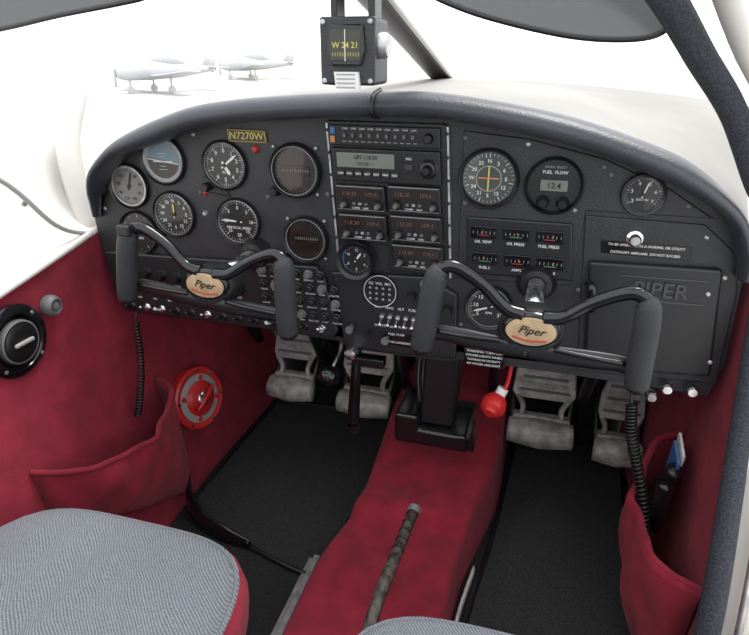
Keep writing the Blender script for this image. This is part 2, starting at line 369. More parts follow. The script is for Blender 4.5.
text(rs,'gps_screen_text','GPS 118.30',(-.024,-.0201,.760),.0075,M['black'])
text(rs,'gps_screen_text_b','121.50  --',(-.024,-.0201,.751),.0065,M['black'])
for k in range(7): prism(rs,'gps_button',[(-.066+k*.0135,.741),(-.056+k*.0135,.741),(-.056+k*.0135,.733),(-.066+k*.0135,.733)],-.0215,-.016,M['panel'],bevel=.001)
for k in range(7): text(rs,'button_legend','NAV',(-.061+k*.0135,-.0219,.737),.0042,M['white'])
knob(rs,.068,.748,.011,y=-.018,h=.010);knob(rs,.068,.748,.006,y=-.028,h=.010)
prism(rs,'gps_key',[(.034,.765),(.046,.765),(.046,.757),(.034,.757)],-.021,-.016,M['panel'],bevel=.001)
text(rs,'gps_key_legend','MSG',(.04,-.0215,.761),.004,M['white'])
prism(rs,'gps_key_b',[(.034,.753),(.046,.753),(.046,.745),(.034,.745)],-.021,-.016,M['panel'],bevel=.001)
def radio(x0,x1,zt,zb):
    dx=.09*(zt-zb);w=x1-x0
    prism(rs,'navcom_unit',[(x0,zt),(x1,zt),(x1+dx,zb),(x0+dx,zb)],-.016,0,M['black'],bevel=.002)
    h=zt-zb
    q=[[(x0+w*.03,-.0164,zt-h*.05),(x1-w*.03,-.0164,zt-h*.05),(x1-w*.03,-.0164,zt-h*.075),(x0+w*.03,-.0164,zt-h*.075)],
       [(x0+w*.07,-.0164,zb+h*.06),(x1,-.0164,zb+h*.06),(x1,-.0164,zb+h*.04),(x0+w*.07,-.0164,zb+h*.04)]]
    quads(rs,'trim_line',q,M['grey'])
    prism(rs,'display_window',[(x0+w*.07,zt-h*.14),(x1-w*.07,zt-h*.14),(x1-w*.07,zt-h*.5),(x0+w*.07,zt-h*.5)],-.0172,-.014,M['disp'])
    text(rs,'display_digits','118.30',(x0+w*.30,-.0177,zt-h*.33),h*.22,M['digits'])
    text(rs,'display_digits_b','109.4',(x0+w*.74,-.0177,zt-h*.33),h*.22,M['digits'])
    for fx,r in((.17,.0065),(.86,.0065)):
        knob(rs,x0+w*fx+dx*.7,zt-h*.74,r*.95,y=-.016,h=.008);knob(rs,x0+w*fx+dx*.7,zt-h*.74,r*.5,y=-.024,h=.007,m='dim')
    for k in range(3):
        prism(rs,'radio_button',[(x0+w*(.37+k*.12),zt-h*.66),(x0+w*(.43+k*.12),zt-h*.66),(x0+w*(.43+k*.12),zt-h*.76),(x0+w*(.37+k*.12),zt-h*.76)],-.0185,-.014,M['grey' if k==1 else 'dim'],bevel=.0005)
    text(rs,'radio_legend','COMM     NAV',(x0+w*.5+dx*.5,-.0166,zt-h*.88),.004,M['white'])
radio(-.073,.003,.719,.681);radio(.007,.085,.722,.684)
radio(-.069,.006,.676,.636);radio(.011,.089,.679,.640)
radio(.014,.093,.635,.598)
# ---- switches & breakers
sp=empty('switch_and_breaker_bank',(-.2,-.02,.53))
for j,zz in enumerate((.571,.548,.524,.500)):
    for i in range(7):
        xx=-.205+i*.0205+j*.002
        if j==0 and i>5: continue
        lathe(sp,'breaker',(xx,-.012,zz),[(0,.010),(.0045,.010),(.0055,.009),(.0058,.003),(.0078,.002),(.0078,0)],M['black' if (i*3+j)%4 else 'dim'],seg=16)
        text(sp,'breaker_legend',['RADIO','PITOT','LAND','NAV','BEACON','PUMP','STARTER'][i],(xx,-.0126,zz-.0105),.0042,M['white'])
for i in range(13):
    xx=-.47+i*.0305
    cm='chrome' if i in(1,2,5,10,12) else 'black'
    lathe(sp,'toggle_collar',(xx,-.012,.476),[(0,.004),(.005,.004),(.006,.002),(.0075,0)],M[cm],seg=14)
    sweep(sp,'toggle_lever',[(xx,-.014,.476),(xx,-.024,.480),(xx,-.032,.485)],[.0018,.003],M['white' if i in(2,9) else cm],n=3,seg=8)
for i in range(8):
    xx=-.46+i*.03
    lathe(sp,'control_knob',(xx,-.012,.545-.002*i),[(0,.014),(.007,.014),(.0085,.011),(.0085,.002),(.010,0)],M['black'],seg=18)
    text(sp,'control_legend',['PANEL','FLOOD','HEAT','CARB','ALT','MAG','PITOT','DEF'][i],(xx,-.0126,.530-.002*i),.005,M['white'])
for k in range(12):
    text(sp,'row_legend',['OFF','ON','BAT','GEN','L','R'][k%6],(-.45+k*.0305,-.0126,.495),.0048,M['white'])
for i in range(6):
    xx=.0+i*.013
    lathe(sp,'center_toggle_collar',(xx,-.010,.512),[(0,.004),(.0038,.004),(.005,.0)],M['chrome'],seg=12)
    sweep(sp,'center_toggle',[(xx,-.012,.512),(xx,-.020,.508),(xx,-.028,.502)],[.0015,.0026],M['chrome'],n=3,seg=8)
for i in range(4):
    lathe(sp,'center_knob',(.048+i*.019,-.010,.553-(i%2)*.017),[(0,.013),(.006,.013),(.007,.010),(.007,.0)],M['black'],seg=16)
for i in range(3): lathe(sp,'primer_knob',(-.052+i*.03,-.010,.486-.006*i),[(0,.016),(.006,.016),(.007,.013),(.005,.008),(.004,0)],M['black' if i==1 else 'dim'],seg=18)
text(sp,'center_placard','MASTER  ALT  PUMP  NAV  LAND',(.032,-.0108,.495),.006,M['white'])
text(sp,'switch_placard','BAT    MAG    ALT    FUEL PUMP',(.03,-.0108,.527),.006,M['white'])
for i in range(2): lathe(sp,'push_button',(.066+i*.017,-.010,.575),[(0,.008),(.005,.008),(.006,.0)],M['redm' if i else 'dim'],seg=14)
def placard(name,pts,lines,y=-.004,sz=.0065):
    e=empty(name,(pts[0][0],0,pts[0][1]))
    prism(e,'plate',pts,y,0,M['blackg'],bevel=.001)
    xs=sum(p[0] for p in pts)/4;zt=pts[0][1];zb=pts[2][1];n=len(lines)
    for i,l in enumerate(lines): text(e,'line',l,(xs,y-.0006,zt-(zt-zb)*(i+.5)/n),sz,M['white'])
placard('warning_placard',[(.310,.662),(.425,.661),(.427,.641),(.312,.643)],['TO BE OPERATED AS A NORMAL OR UTILITY','CATEGORY AIRPLANE  DO NOT EXCEED'],sz=.0048)
placard('flap_speed_placard',[(.133,.475),(.195,.474),(.198,.446),(.136,.449)],['WARNING: TURN OFF','STROBE LIGHTS WHEN','TAXIING IN VICINITY','OF OTHER AIRCRAFT'],y=-.013,sz=.0054)
placard('fuel_placard',[(-.005,.490),(.052,.488),(.054,.462),(-.003,.464)],['FUEL PUMP','ON FOR LANDING'],y=-.0125,sz=.0055)
# glovebox
gb=empty('glovebox',(.39,0,.55))
prism(gb,'surround',[(.285,.694),(.435,.692),(.48,.655),(.492,.60),(.495,.462),(.305,.455)],-.003,.001,M['panel'],bevel=.003)
prism(gb,'door',[(.298,.632),(.466,.636),(.484,.476),(.314,.466)],-.013,0,M['panel2'],bevel=.005)
text(gb,'door_lettering','PIPER',(.395,-.0142,.599),.030,M['emb'],ext=.0015)
prism(gb,'door_badge',[(.340,.617),(.451,.619),(.452,.6165),(.341,.6145)],-.0145,-.012,M['emb'],bevel=.0005)
prism(gb,'door_badge_low',[(.343,.583),(.453,.585),(.454,.5825),(.344,.5805)],-.0145,-.012,M['emb'],bevel=.0005)
sweep(gb,'door_latch',[(.302,-.014,.60),(.306,-.03,.60),(.309,-.03,.57),(.308,-.014,.568)],.006,M['blackg'])
lathe(gb,'door_lock',(.352,-.003,.667),[(0,.016),(.006,.016),(.008,.012),(.0075,.006),(.011,.004),(.012,0)],M['chrome'],seg=20)
for x,z in((.43,.453),(.463,.454),(.412,.437)):
    lathe(gb,'vent_knob',(x,-.003,z),[(0,.022),(.006,.022),(.0085,.018),(.0085,.010),(.005,.008),(.005,0)],M['chrome'],seg=20)
for x,z in((.47,.625),(.478,.50),(.325,.475),(.455,.60)): screw(gb,x,z,-.013)
# ---------------------------------------------------------------- glareshield
gs=empty('glareshield',(0,.1,.83))
lip=[(-.520,-.012,.640),(-.512,-.022,.664),(-.497,-.04,.692),(-.478,-.052,.722),(-.447,-.06,.750),(-.412,-.06,.775),(-.343,-.06,.804),(-.257,-.06,.828),(-.118,-.06,.842),(.013,-.06,.848),(.1,-.06,.846),(.236,-.06,.825),(.343,-.06,.794),(.402,-.06,.768),(.461,-.055,.721),(.488,-.045,.672),(.498,-.03,.63)]
L=cr(lip,6);N=len(L)
cen=Vector((0,0,.45))
def fary(x): return .43-.75*x*x
def farz(x): return .850-.10*x*x if x>0 else .848-.30*x*x
rows=[]
for i,p in enumerate(L):
    t=(L[min(i+1,N-1)]-L[max(i-1,0)]);t.y=0;t.normalize()
    nrm=Vector((-t.z,0,t.x))
    if nrm.dot(p-cen)<0: nrm=-nrm
    f=.42+.58*ss((p.x+.50)/.16) if p.x<0 else .55+.45*ss((.49-p.x)/.12)
    row=[]
    row.append(Vector((p.x,.002,p.z))-nrm*.028*f)
    row.append(Vector((p.x,-.016,p.z))-nrm*.030*f)
    for k in range(9):
        a=-pi/2+pi*k/8
        row.append(Vector((p.x,p.y+.020-.026*math.cos(a),p.z))+nrm*f*(-.014+.016*math.sin(a)))
    e0=row[-1]
    xf=p.x*1.02;far=Vector((xf,fary(xf),farz(xf)))
    for k in (.02,.08,.25,.5,.75,1.):
        q=e0.lerp(far,k);q.z=e0.z+(far.z-e0.z)*(ss(k)*.3+.7*k)
        row.append(q)
    rows.append(row)
grid('shield_pad',gs,rows,[M['pad'],M['gtop']],matfn=lambda i,j:1 if j>=11 else 0)
sweep(gs,'center_joint',[(.0,-.034,.818),(-.001,-.062,.822),(-.001,-.0685,.833),(-.001,-.062,.846),(0,-.03,.8515)],.0035,M['black'])
# nose cowl ahead of windshield
rows=[]
for i in range(15):
    t=i/14;row=[]
    for j in range(25):
        u=-1+2*j/24;xx=u*.56;y0=fary(xx)+.002;y=y0+(1.75-y0)*t
        x2=xx*(1-.2*t*t)
        drop=max(0,abs(xx)-.5)
        row.append((x2,y,farz(xx)-.001-.12*t*t-.10*xx*xx*t-6*drop*drop))
    rows.append(row)
grid('engine_cowling',None,rows,M['paint'])
# windshield centre strip
ws=empty('windshield_center_post',(0,.1,.92))
sweep(ws,'post',[(0,.42,.852),(0,.2,.902),(0,-.055,.957),(0,-.30,1.01)],.022,M['black'],sc=(1,.35),up=(1,0,0))
for k in range(14):
    t=k/13
    lathe(ws,'rivet',(.010,.40-.48*t,.864+.108*t),[(0,.003),(.002,.0025),(.0025,0)],M['alu'],axis='Z',seg=8)
sweep(ws,'post_side_trim',[(.022,.42,.852),(.024,.2,.899),(.024,-.05,.953),(.024,-.28,1.003)],.004,M['white'],n=3)
# compass
mc=empty('magnetic_compass',(0,-.148,.9))
box(mc,'housing',(0,-.13,.898),(.062,.055,.070),M['panel'],bevel=.005)
prism(mc,'front_bezel',[(-.032,.934),(.032,.934),(.032,.864),(-.032,.864)],-.166,-.155,M['panel'],bevel=.003)
prism(mc,'window_frame',[(-.020,.926),(.020,.926),(.022,.90),(.017,.884),(-.017,.884),(-.022,.90)],-.171,-.16,M['blackg'],bevel=.002)
lathe(mc,'compass_card',(0,-.150,.895),[(.0,0),(.0205,0),(.0205,.018),(0,.018)],M['lcd'],axis='Z')
prism(mc,'card_window',[(-.017,.921),(.017,.921),(.017,.889),(-.017,.889)],-.1722,-.170,M['cardg'],bevel=.001)
text(mc,'card_numerals','W 24 21',(0,-.1728,.905),.0085,M['yellow'])
quads(mc,'card_ticks',[[(-.015+k*.003,-.1726,.898),(-.0144+k*.003,-.1726,.898),(-.0144+k*.003,-.1726,.894),(-.015+k*.003,-.1726,.894)] for k in range(11)],M['yellow'])
quads(mc,'lubber_line',[[(-.0005,-.1732,.921),(.0005,-.1732,.921),(.0005,-.1732,.889),(-.0005,-.1732,.889)]],M['white'])
lathe(mc,'lamp_cap',(.031,-.14,.905),[(0,.010),(.012,.010),(.014,.006),(.014,0)],M['alu'],axis='X',seg=24)
for sx in(-1,1):
    for sz in(-1,1): screw(mc,sx*.027,.8985+sz*.03,-.167,.003)
prism(mc,'deviation_card',[(-.014,.878),(.014,.878),(.016,.860),(-.012,.860)],-.172,-.166,M['white'])
quads(mc,'deviation_text',[[(-.011,-.1724,.876-.0045*k),(.011,-.1724,.876-.0045*k),(.011,-.1724,.8745-.0045*k),(-.011,-.1724,.8745-.0045*k)] for k in range(4)],M['grey'])
box(mc,'mount_arm_left',(-.022,-.13,.958),(.008,.03,.06),M['black'],bevel=.002)
box(mc,'mount_arm_right',(.022,-.13,.958),(.008,.03,.06),M['black'],bevel=.002)
box(mc,'mount_head',(0,-.13,.972),(.055,.04,.036),M['black'],bevel=.003)
# ---------------------------------------------------------------- yokes
def yoke(hx,hy,hz,tilt,ptt):
    e=empty('control_yoke',(hx,hy,hz))
    ct,st=math.cos(tilt),math.sin(tilt)
    T=lambda x,z,y=0:(hx+x*ct+z*st,hy+y,hz-x*st+z*ct)
    for s in(-1,1):
        sweep(e,'grip',[T(s*.114,.060,-.006),T(s*.119,.052,-.008),T(s*.122,.03,-.010),T(s*.126,-.02,-.010),T(s*.129,-.046,-.008)],[.010,.0138,.0146,.0148,.014],M['foam'],seg=18)
        lathe(e,'grip_cap',T(s*.129,-.048,-.008),[(.0,.007),(.009,.005),(.013,.001),(.0135,-.004)],M['black'],axis=Vector((0,0,-1)),seg=18)
        sweep(e,'upper_arm',[T(s*.119,.052,-.006),T(s*.113,.062,-.003),T(s*.096,.063,0),T(s*.062,.044,.002),T(s*.034,.022,.0),T(s*.012,.016,0)],[.0085,.0085,.0082,.0078,.008,.010],M['blackg'],seg=14)
        sweep(e,'lower_arm',[T(s*.127,-.036,-.006),T(s*.112,-.026,0),T(s*.08,-.026,0),T(s*.04,-.028,0),T(0,-.029,.0)],[.007,.0105,.012,.012,.011],M['black'],seg=14,sc=(.55,1),up=(0,1,0))
        sweep(e,'arm_ridge',[T(s*.112,-.022,-.004),T(s*.07,-.021,-.006),T(s*.03,-.020,-.004)],.0035,M['blackg'],seg=8)
    if ptt:
        box(e,'push_to_talk_box',T(-.118,.062,-.014),(.020,.016,.016),M['black'],bevel=.003)
    lathe(e,'hub_housing',T(0,-.008,.016),[(.0,.022),(.028,.022),(.036,.016),(.040,.006),(.040,-.02),(.03,-.03)],M['panel2'],sz=.74)
    lathe(e,'hub_cover',T(0,0,.0),[(.0,.008),(.029,.008),(.0335,.005),(.035,.0)],M['blackg'],sz=.68)
    lathe(e,'hub_badge',T(0,0,-.008),[(.0,.0022),(.024,.0016),(.0293,.0004),(.0295,0)],M['tan'],sz=.62)
    sweep(e,'badge_band',[T(-.020,-.0085,-.0098),T(0,-.0115,-.0102),T(.020,-.0085,-.0098)],.0012,M['redm'],seg=6)
    text(e,'badge_lettering','Piper',T(0,.002,-.0108),.0145,M['black'],rot=(pi/2,tilt,0),shear=.4)
    sweep(e,'shaft',[T(0,-.004,.03),(hx,.0,hz-.004),(hx,.02,hz-.004)],.013,M['chrome'],n=0,seg=20)
    lathe(e,'shaft_collar',(hx,.0,hz-.004),[(.014,.02),(.022,.018),(.028,.004),(.03,0)],M['black'])
    return e
yoke(-.218,-.155,.597,.10,True)
yoke(.231,-.18,.595,.06,False)
# ---------------------------------------------------------------- under panel
uc=empty('trim_control_column',(.09,.05,.34))
prism(uc,'column',[(.066,.445),(.125,.445),(.118,.30),(.060,.30)],.02,.09,M['black'],bevel=.006)
prism(uc,'column_foot',[(.02,.325),(.06,.325),(.064,.30),(.125,.298),(.145,.30),(.15,.265),(.02,.268)],.0,.10,M['blackg'],bevel=.006)
box(uc,'bracket',(.10,.10,.26),(.09,.12,.03),M['black'],bevel=.006)
prism(uc,'lower_bracket',[(.03,.27),(.15,.262),(.155,.215),(.13,.225),(.045,.245)],.07,.12,M['black'],bevel=.005)
for k in range(5): sweep(uc,'cable',[(.05+k*.004,.06,.44),(.046+k*.004,.05,.38),(.052+k*.003,.05,.32)],.0018,M['dim' if k%2 else 'black'],n=4,seg=6)
tl=empty('trim_crank_lever',(-.062,.03,.33))
sweep(tl,'lever_bar',[(-.060,.045,.43),(-.062,.035,.35),(-.066,.03,.262)],[.008,.010,.0125],M['blackg'],sc=(1,.7),up=(1,0,0),seg=14)
lathe(tl,'lever_end',(-.066,.03,.26),[(0,.012),(.008,.010),(.0125,.002),(.0125,-.01)],M['black'],axis=Vector((0,0,-1)),seg=18)
box(tl,'cross_bar',(-.035,.03,.405),(.06,.02,.018),M['black'],bevel=.004)
tk=empty('throttle_control',(-.047,0,.448))
lathe(tk,'knob',(-.047,.02,.448),[(0,.06),(.009,.058),(.012,.050),(.010,.040),(.006,.034),(.005,0)],M['chrome'],seg=24)
mk=empty('mixture_control',(-.099,0,.381))
sweep(mk,'stem',[(-.09,.06,.44),(-.092,.04,.41),(-.099,.01,.385)],.004,M['chrome'])
lathe(mk,'ball',(-.099,.0,.381),[(0,.019)]+[(.019*math.sin(a),.019*math.cos(a)) for a in [pi*k/10 for k in range(1,10)]]+[(0,-.019)],M['blackg'],seg=24)
rk=empty('mixture_knob',(.187,.02,.371))
sweep(rk,'tether',[(.208,.02,.445),(.205,.015,.41),(.198,.01,.388)],.0035,M['redp'])
lathe(rk,'knob',(.188,.0,.375),[(0,.024),(.010,.023),(.012,.019),(.019,.015),(.021,.005),(.019,-.006),(.013,-.012),(.008,-.022)],M['redp'],axis=Vector((-.25,-.8,-.35)),seg=10)
lathe(rk,'collar',(.194,.01,.385),[(.009,0),(.009,.014),(0,.014)],M['white'],axis=Vector((.4,.3,1)),seg=16)
# pedals
def pedal(x0,x1,zt,zb,y=.28):
    e=empty('rudder_pedal',((x0+x1)/2,y,(zt+zb)/2))
    w=x1-x0;h=zt-zb;cx=(x0+x1)/2
    Y=lambda z:y+(z-zb)*.35
    def slab(name,pts,th,m,bev=.004,off=0):
        bm=bmesh.new()
        a=[bm.verts.new((px,Y(pz)-off,pz)) for px,pz in pts];b=[bm.verts.new((px,Y(pz)+th-off,pz)) for px,pz in pts]
        n=len(pts);bm.faces.new(a);bm.faces.new(b[::-1])
        for i in range(n): bm.faces.new((a[i],b[i],b[(i+1)%n],a[(i+1)%n]))
        bmesh.ops.recalc_face_normals(bm,faces=bm.faces)
        me=bpy.data.meshes.new(name);bm.to_mesh(me);bm.free();return finish(me,name,e,m,bevel=bev)
    slab('brake_plate',[(cx-w*.33,zt),(cx+w*.33,zt),(cx+w*.47,zt-h*.2),(cx+w*.5,zt-h*.42),(cx+w*.42,zt-h*.48),(cx-w*.42,zt-h*.48),(cx-w*.5,zt-h*.42),(cx-w*.47,zt-h*.2)],.012,M['pedal'])
    for k in range(5):
        z=zt-h*(.10+.07*k);ww=w*(.30+.025*k)
        slab('tread_rib',[(cx-ww,z+.002),(cx+ww,z+.002),(cx+ww,z-.003),(cx-ww,z-.003)],.006,M['pedal' if k%2 else 'dim'],bev=.0015,off=.003)
    for s in(-1,1):
        sweep(e,'side_web',[(cx+s*w*.40,Y(zt-h*.45),zt-h*.45),(cx+s*w*.30,Y(zt-h*.6)+.01,zt-h*.6),(cx+s*w*.36,Y(zb+h*.2)+.01,zb+h*.25)],.006,M['pedal'])
    sweep(e,'foot_bar',[(x0,Y(zb+h*.18),zb+h*.17),(cx,Y(zb+h*.18)-.004,zb+h*.17),(x1,Y(zb+h*.18),zb+h*.17)],[h*.14,h*.17,h*.14],M['pedal'],seg=18)
    slab('toe_rest',[(x0+w*.06,zb+h*.34),(x1-w*.06,zb+h*.34),(x1,zb+h*.2),(x0,zb+h*.2)],.02,M['pedal'],bev=.003)
    sweep(e,'hanger_arm',[(cx+w*.42,Y(zb)+.03,zb+h*.2),(cx+w*.5,Y(zt)+.06,zt),(cx+w*.5,Y(zt)+.10,.50)],.009,M['black'])
    sweep(e,'hanger_arm_b',[(cx-w*.45,Y(zb)+.03,zb+h*.2),(cx-w*.5,Y(zt)+.07,zt),(cx-w*.4,Y(zt)+.12,.50)],.008,M['black'])
    return e
pedal(-.360,-.252,.312,.125)
pedal(-.185,-.062,.300,.112)
pedal(.207,.342,.300,.105)
pedal(.388,.482,.272,.090)
ut=empty('under_panel_ducting',(0,.3,.4))
for (x,zb,r) in((-.42,.30,.012),(-.235,.22,.010),(-.215,.25,.007),(-.03,.2,.011),(.01,.18,.009),(.17,.2,.012),(.36,.2,.012),(.365,.3,.016)):
    sweep(ut,'cable_run',[(x,.12,.46),(x+.005,.2,.40),(x-.004,.30,zb+.05),(x,.36,zb-.06)],r,M['black'])
sweep(ut,'torque_tube',[(-.44,.44,.36),(0,.44,.36),(.47,.44,.36)],.014,M['black'])
box(ut,'light_block_slab',(.0,.1,.47),(.96,.2,.02),M['blackm'])  # black slab added behind the panel to stop light leaks
# ---------------------------------------------------------------- centre tunnel
def prof(y):
    return .088+.026*ss((y+.015)/.03)+.055*ss((y-.03)/.30)
rows=[]
for i in range(120):
    y=-.75+1.28*i/119
    l=-.052-.035*ss((.08-y)/.22);r=.150+.050*ss((y+.10)/.35);zt=prof(y)
    lt=l+.020;rt=r-.014
    row=[(l-.006,y,.0),(l-.002,y,.012)]
    for k in range(7):
        t=k/6;a=pi/2*t
        row.append((l+(lt-l)*(1-math.cos(a)) ,y,zt-.02+.02*math.sin(a)) if k else (l,y,zt-.025))
    for k in range(1,12):
        t=k/12;row.append((lt+(rt-lt)*t,y,zt+.003*math.sin(45*y+t*5)*math.sin(pi*t)+.004*math.sin(pi*t)))
    for k in range(7):
        a=pi/2*k/6;row.append((rt+(r-rt)*math.sin(a),y,zt-.02+.02*math.cos(a)))
    row+=[(r+.002,y,.012),(r+.006,y,0)]
    rows.append(row)
tn=empty('center_tunnel',(.06,0,.06))
grid('carpet_cover',tn,rows,M['red'])
sweep(tn,'trim_strip',[(.178,.0,.006),(.166,-.10,.006),(.158,-.24,.006)],.007,M['trim'],sc=(.5,1.6),up=(1,0,0))
fl=empty('flap_lever',(.067,-.16,.16))
sweep(fl,'wrapped_shaft',[(.0744,-.075,.185),(.069,-.15,.18),(.062,-.25,.172),(.056,-.34,.13)],[.0095,.0095,.010,.009],M['leather'],seg=14)
for k in range(9):
    t=k/8;lathe(fl,'wrap_band',(.073-.010*t,-.085-.15*t,.1848-.011*t),[(.0095,-.002),(.0104,-.001),(.0104,.001),(.0095,.002)],M['black'],axis=Vector((.06,1,.07)),seg=16)
lathe(fl,'end_button',(.0744,-.075,.185),[(.0105,-.004),(.0115,.0),(.0115,.008),(.007,.012),(0,.012)],M['alu'],axis=Vector((.05,1,.05)),seg=18)
box(fl,'pivot_slot',(.057,-.34,.10),(.04,.10,.03),M['black'],bevel=.004)
# ---------------------------------------------------------------- floor mats, rail
def floormat(pts):
    e=empty('floor_mat',(sum(p[0] for p in pts)/len(pts),sum(p[1] for p in pts)/len(pts),.004))
    P=cr([(x,y,0) for x,y in pts+[pts[0]]],4)
    bm=bmesh.new();a=[bm.verts.new((p.x,p.y,.008)) for p in P[:-1]];bm.faces.new(a)
    r=bmesh.ops.extrude_face_region(bm,geom=bm.faces[:]);bmesh.ops.translate(bm,vec=(0,0,-.007),verts=[v for v in r['geom'] if isinstance(v,bmesh.types.BMVert)])
    bmesh.ops.recalc_face_normals(bm,faces=bm.faces)
    me=bpy.data.meshes.new('m');bm.to_mesh(me);bm.free();finish(me,'pile',e,M['mat'])
    sweep(e,'bound_edge',[(p.x,p.y,.009) for p in P],.0045,M['black'],n=0,seg=8)
floormat([(-.425,.44),(-.25,.455),(-.08,.44),(-.068,.24),(-.094,.0),(-.10,-.085),(-.14,-.095),(-.25,-.065),(-.36,-.025),(-.425,-.01),(-.43,.2)])
floormat([(.225,.44),(.35,.45),(.462,.44),(.462,.2),(.458,-.1),(.45,-.30),(.3,-.32),(.175,-.30),(.182,-.1),(.20,.05),(.215,.25)])
sr=empty('seat_rail',(-.09,-.3,.01))
box(sr,'rail_base',(-.112,-.36,.006),(.035,.60,.010),M['alu'],bevel=.002)
box(sr,'rail_top',(-.112,-.36,.016),(.012,.60,.012),M['alu'],bevel=.002)
for k in range(14): lathe(sr,'rail_hole',(-.100,-.08-k*.04,.0112),[(0,.0008),(.0045,.0008)],M['blackm'],axis='Z',seg=12)
st=empty('rubber_mat_flap',(-.37,-.04,.04))
sweep(st,'flap',[(-.440,.03,.070),(-.415,-.010,.050),(-.37,-.045,.030),(-.31,-.06,.022),(-.25,-.068,.016)],[.014,.02,.022,.018,.010],M['blackg'],sc=(1,.35),up=(0,.3,1))
# ---------------------------------------------------------------- left wall furniture
v=empty('fuel_selector',(LX(.195),.131,.195))
c=Vector((LX(.200)+.022,.128,.200));ax=Vector((1,-.22,.22)).normalized()
u_=ax.orthogonal().normalized();v_2=ax.cross(u_)
lathe(v,'dished_plate',c,[(.066,-.020),(.070,.0),(.069,.005),(.064,.008),(.056,.004),(.036,.007),(.030,.012),(.018,.014),(0,.014)],M['redp'],axis=ax,seg=48)
lathe(v,'placard_ring',c,[(.054,.0052),(.040,.0078)],M['grey'],axis=ax,seg=48)
lathe(v,'hub',c+ax*.013,[(.017,0),(.016,.006),(.010,.009),(0,.009)],M['chrome'],axis=ax,seg=24)
d=(Vector((0,1,.55))-ax*ax.dot(Vector((0,1,.55)))).normalized()
sweep(v,'handle',[c+ax*.020-d*.032,c+ax*.024,c+ax*.020+d*.036],[.005,.008,.006],M['redp'],sc=(1,.7))
for k in range(6):
    a=2*pi*k/6;lathe(v,'screw',c+ax*.008+(u_*math.cos(a)+v_2*math.sin(a))*.061,[(0,.003),(.0035,.002),(.004,0)],M['chrome'],axis=ax,seg=10)
for k in range(4):
    a=.4+pi/2*k;lathe(v,'placard_%d'%k,c+ax*.007+(u_*math.cos(a)+v_2*math.sin(a))*.046,[(.0,.002),(.006,.002),(.006,0)],M['redp'],axis=ax,seg=6)
v=empty('air_vent',(-.53,-.214,.494))
c=(LX(.494)+.002,-.218,.494)
lathe(v,'flange',c,[(.058,0),(.058,.006),(.054,.010),(.044,.012),(.038,.004),(.016,.004)],M['blackg'],axis='X',seg=40)
lathe(v,'nozzle',c,[(.032,0),(.030,.016),(.022,.020),(.008,.018),(0,.018)],M['black'],axis='X',seg=32)
lathe(v,'nozzle_ring',c,[(.035,.006),(.0345,.014),(.032,.0155),(.031,.014)],M['dim'],axis='X',seg=32)
box(v,'vane',(c[0]+.020,c[1],c[2]),(.006,.036,.006),M['grey'],bevel=.002)
for k in range(4):
    a=pi/4+pi/2*k;lathe(v,'flange_screw',(c[0]+.010,c[1]+.049*math.cos(a),c[2]+.049*math.sin(a)),[(0,.002),(.003,.0015),(.0035,0)],M['alu'],axis='X',seg=10)
v=empty('vent_knob',(-.53,-.148,.524))
lathe(v,'knob',(LX(.52)+.002,-.140,.522),[(.017,0),(.018,.008),(.015,.016),(.012,.018),(.011,.013),(0,.012)],M['dim'],axis='X',seg=16)
lathe(v,'knob_centre',(LX(.52)+.012,-.140,.522),[(.007,0),(.006,.007),(0,.008)],M['alu'],axis='X',seg=16)
def pouch(fx,sgn,y0,y1,zt0,zt1,zb0,zb1,B,sag=.018):
    e=empty('map_pocket',((fx(.2)),(y0+y1)/2,.15))
    rows=[]
    for i in range(19):
        v_=i/18;row=[]
        for j in range(41):
            s=j/40;y=y0+(y1-y0)*s
            zt=zt0+(zt1-zt0)*s-sag*math.sin(pi*s);zb=zb0+(zb1-zb0)*s
            z=zb+(zt-zb)*v_
            b=B*(max(0,math.sin(pi*s))**.45)*(.35+.65*math.sin(v_*pi*.55)**.8)*(1+.07*math.sin(17*s+5*v_)+.04*math.sin(31*s-9*v_))
            row.append((fx(z)+sgn*(b+.004),y,z))
        rows.append(row)
    grid('pocket_face',e,rows,M['red'],solid=.006)
    sweep(e,'pocket_hem',[Vector(p) for p in rows[-1][::2]],.005,M['red'],n=2,seg=8)
    b0=rows[0];rows2=[[ (fx(p[2])+sgn*.003,p[1],p[2]) for p in b0],b0];grid('pocket_bottom',e,rows2,M['red'])
    return e
pouch(LX,1,-.28,.045,.30,.29,.19,.03,.085,sag=.03)
p=pouch(RXW,-1,-.17,.09,.235,.315,.015,.03,.075)
hs=empty('headset_plug',(.46,-.02,.27))
sweep(hs,'body',[(.455,-.035,.30),(.452,-.03,.25),(.455,-.02,.20)],[.012,.016,.012],M['blackg'],seg=14)
sweep(hs,'cup',[(.47,-.01,.31),(.462,-.0,.27),(.46,.0,.22)],[.013,.018,.014],M['black'],seg=14)
bk=empty('folded_chart',(.48,.03,.29))
box(bk,'paper',(.478,.035,.275),(.004,.05,.13),M['white'],rot=(.25,'X'))
box(bk,'cover',(.472,.025,.268),(.004,.05,.12),M['blue'],rot=(.2,'X'))
def coil(path,r,turns,wr):
    e=empty('coiled_cord',path[0]);P=cr(path,40);N=len(P);n=turns*12;pts=[]
    for i in range(n+1):
        f=i/n*(N-1);k=min(int(f),N-2);p=P[k].lerp(P[k+1],f-k);t=(P[k+1]-P[k]).normalized()
        u=Vector((0,1,0));u=(u-t*t.dot(u)).normalized();w=t.cross(u);a=2*pi*turns*i/n
        pts.append(p+u*r*math.cos(a)+w*r*math.sin(a))
    sweep(e,'coil',pts,wr,M['cord'],n=0,seg=6)
    return e
c=coil([(-.470,-.012,.440),(-.462,-.025,.38),(-.462,-.04,.32),(-.468,-.055,.265)],.0055,30,.0019)
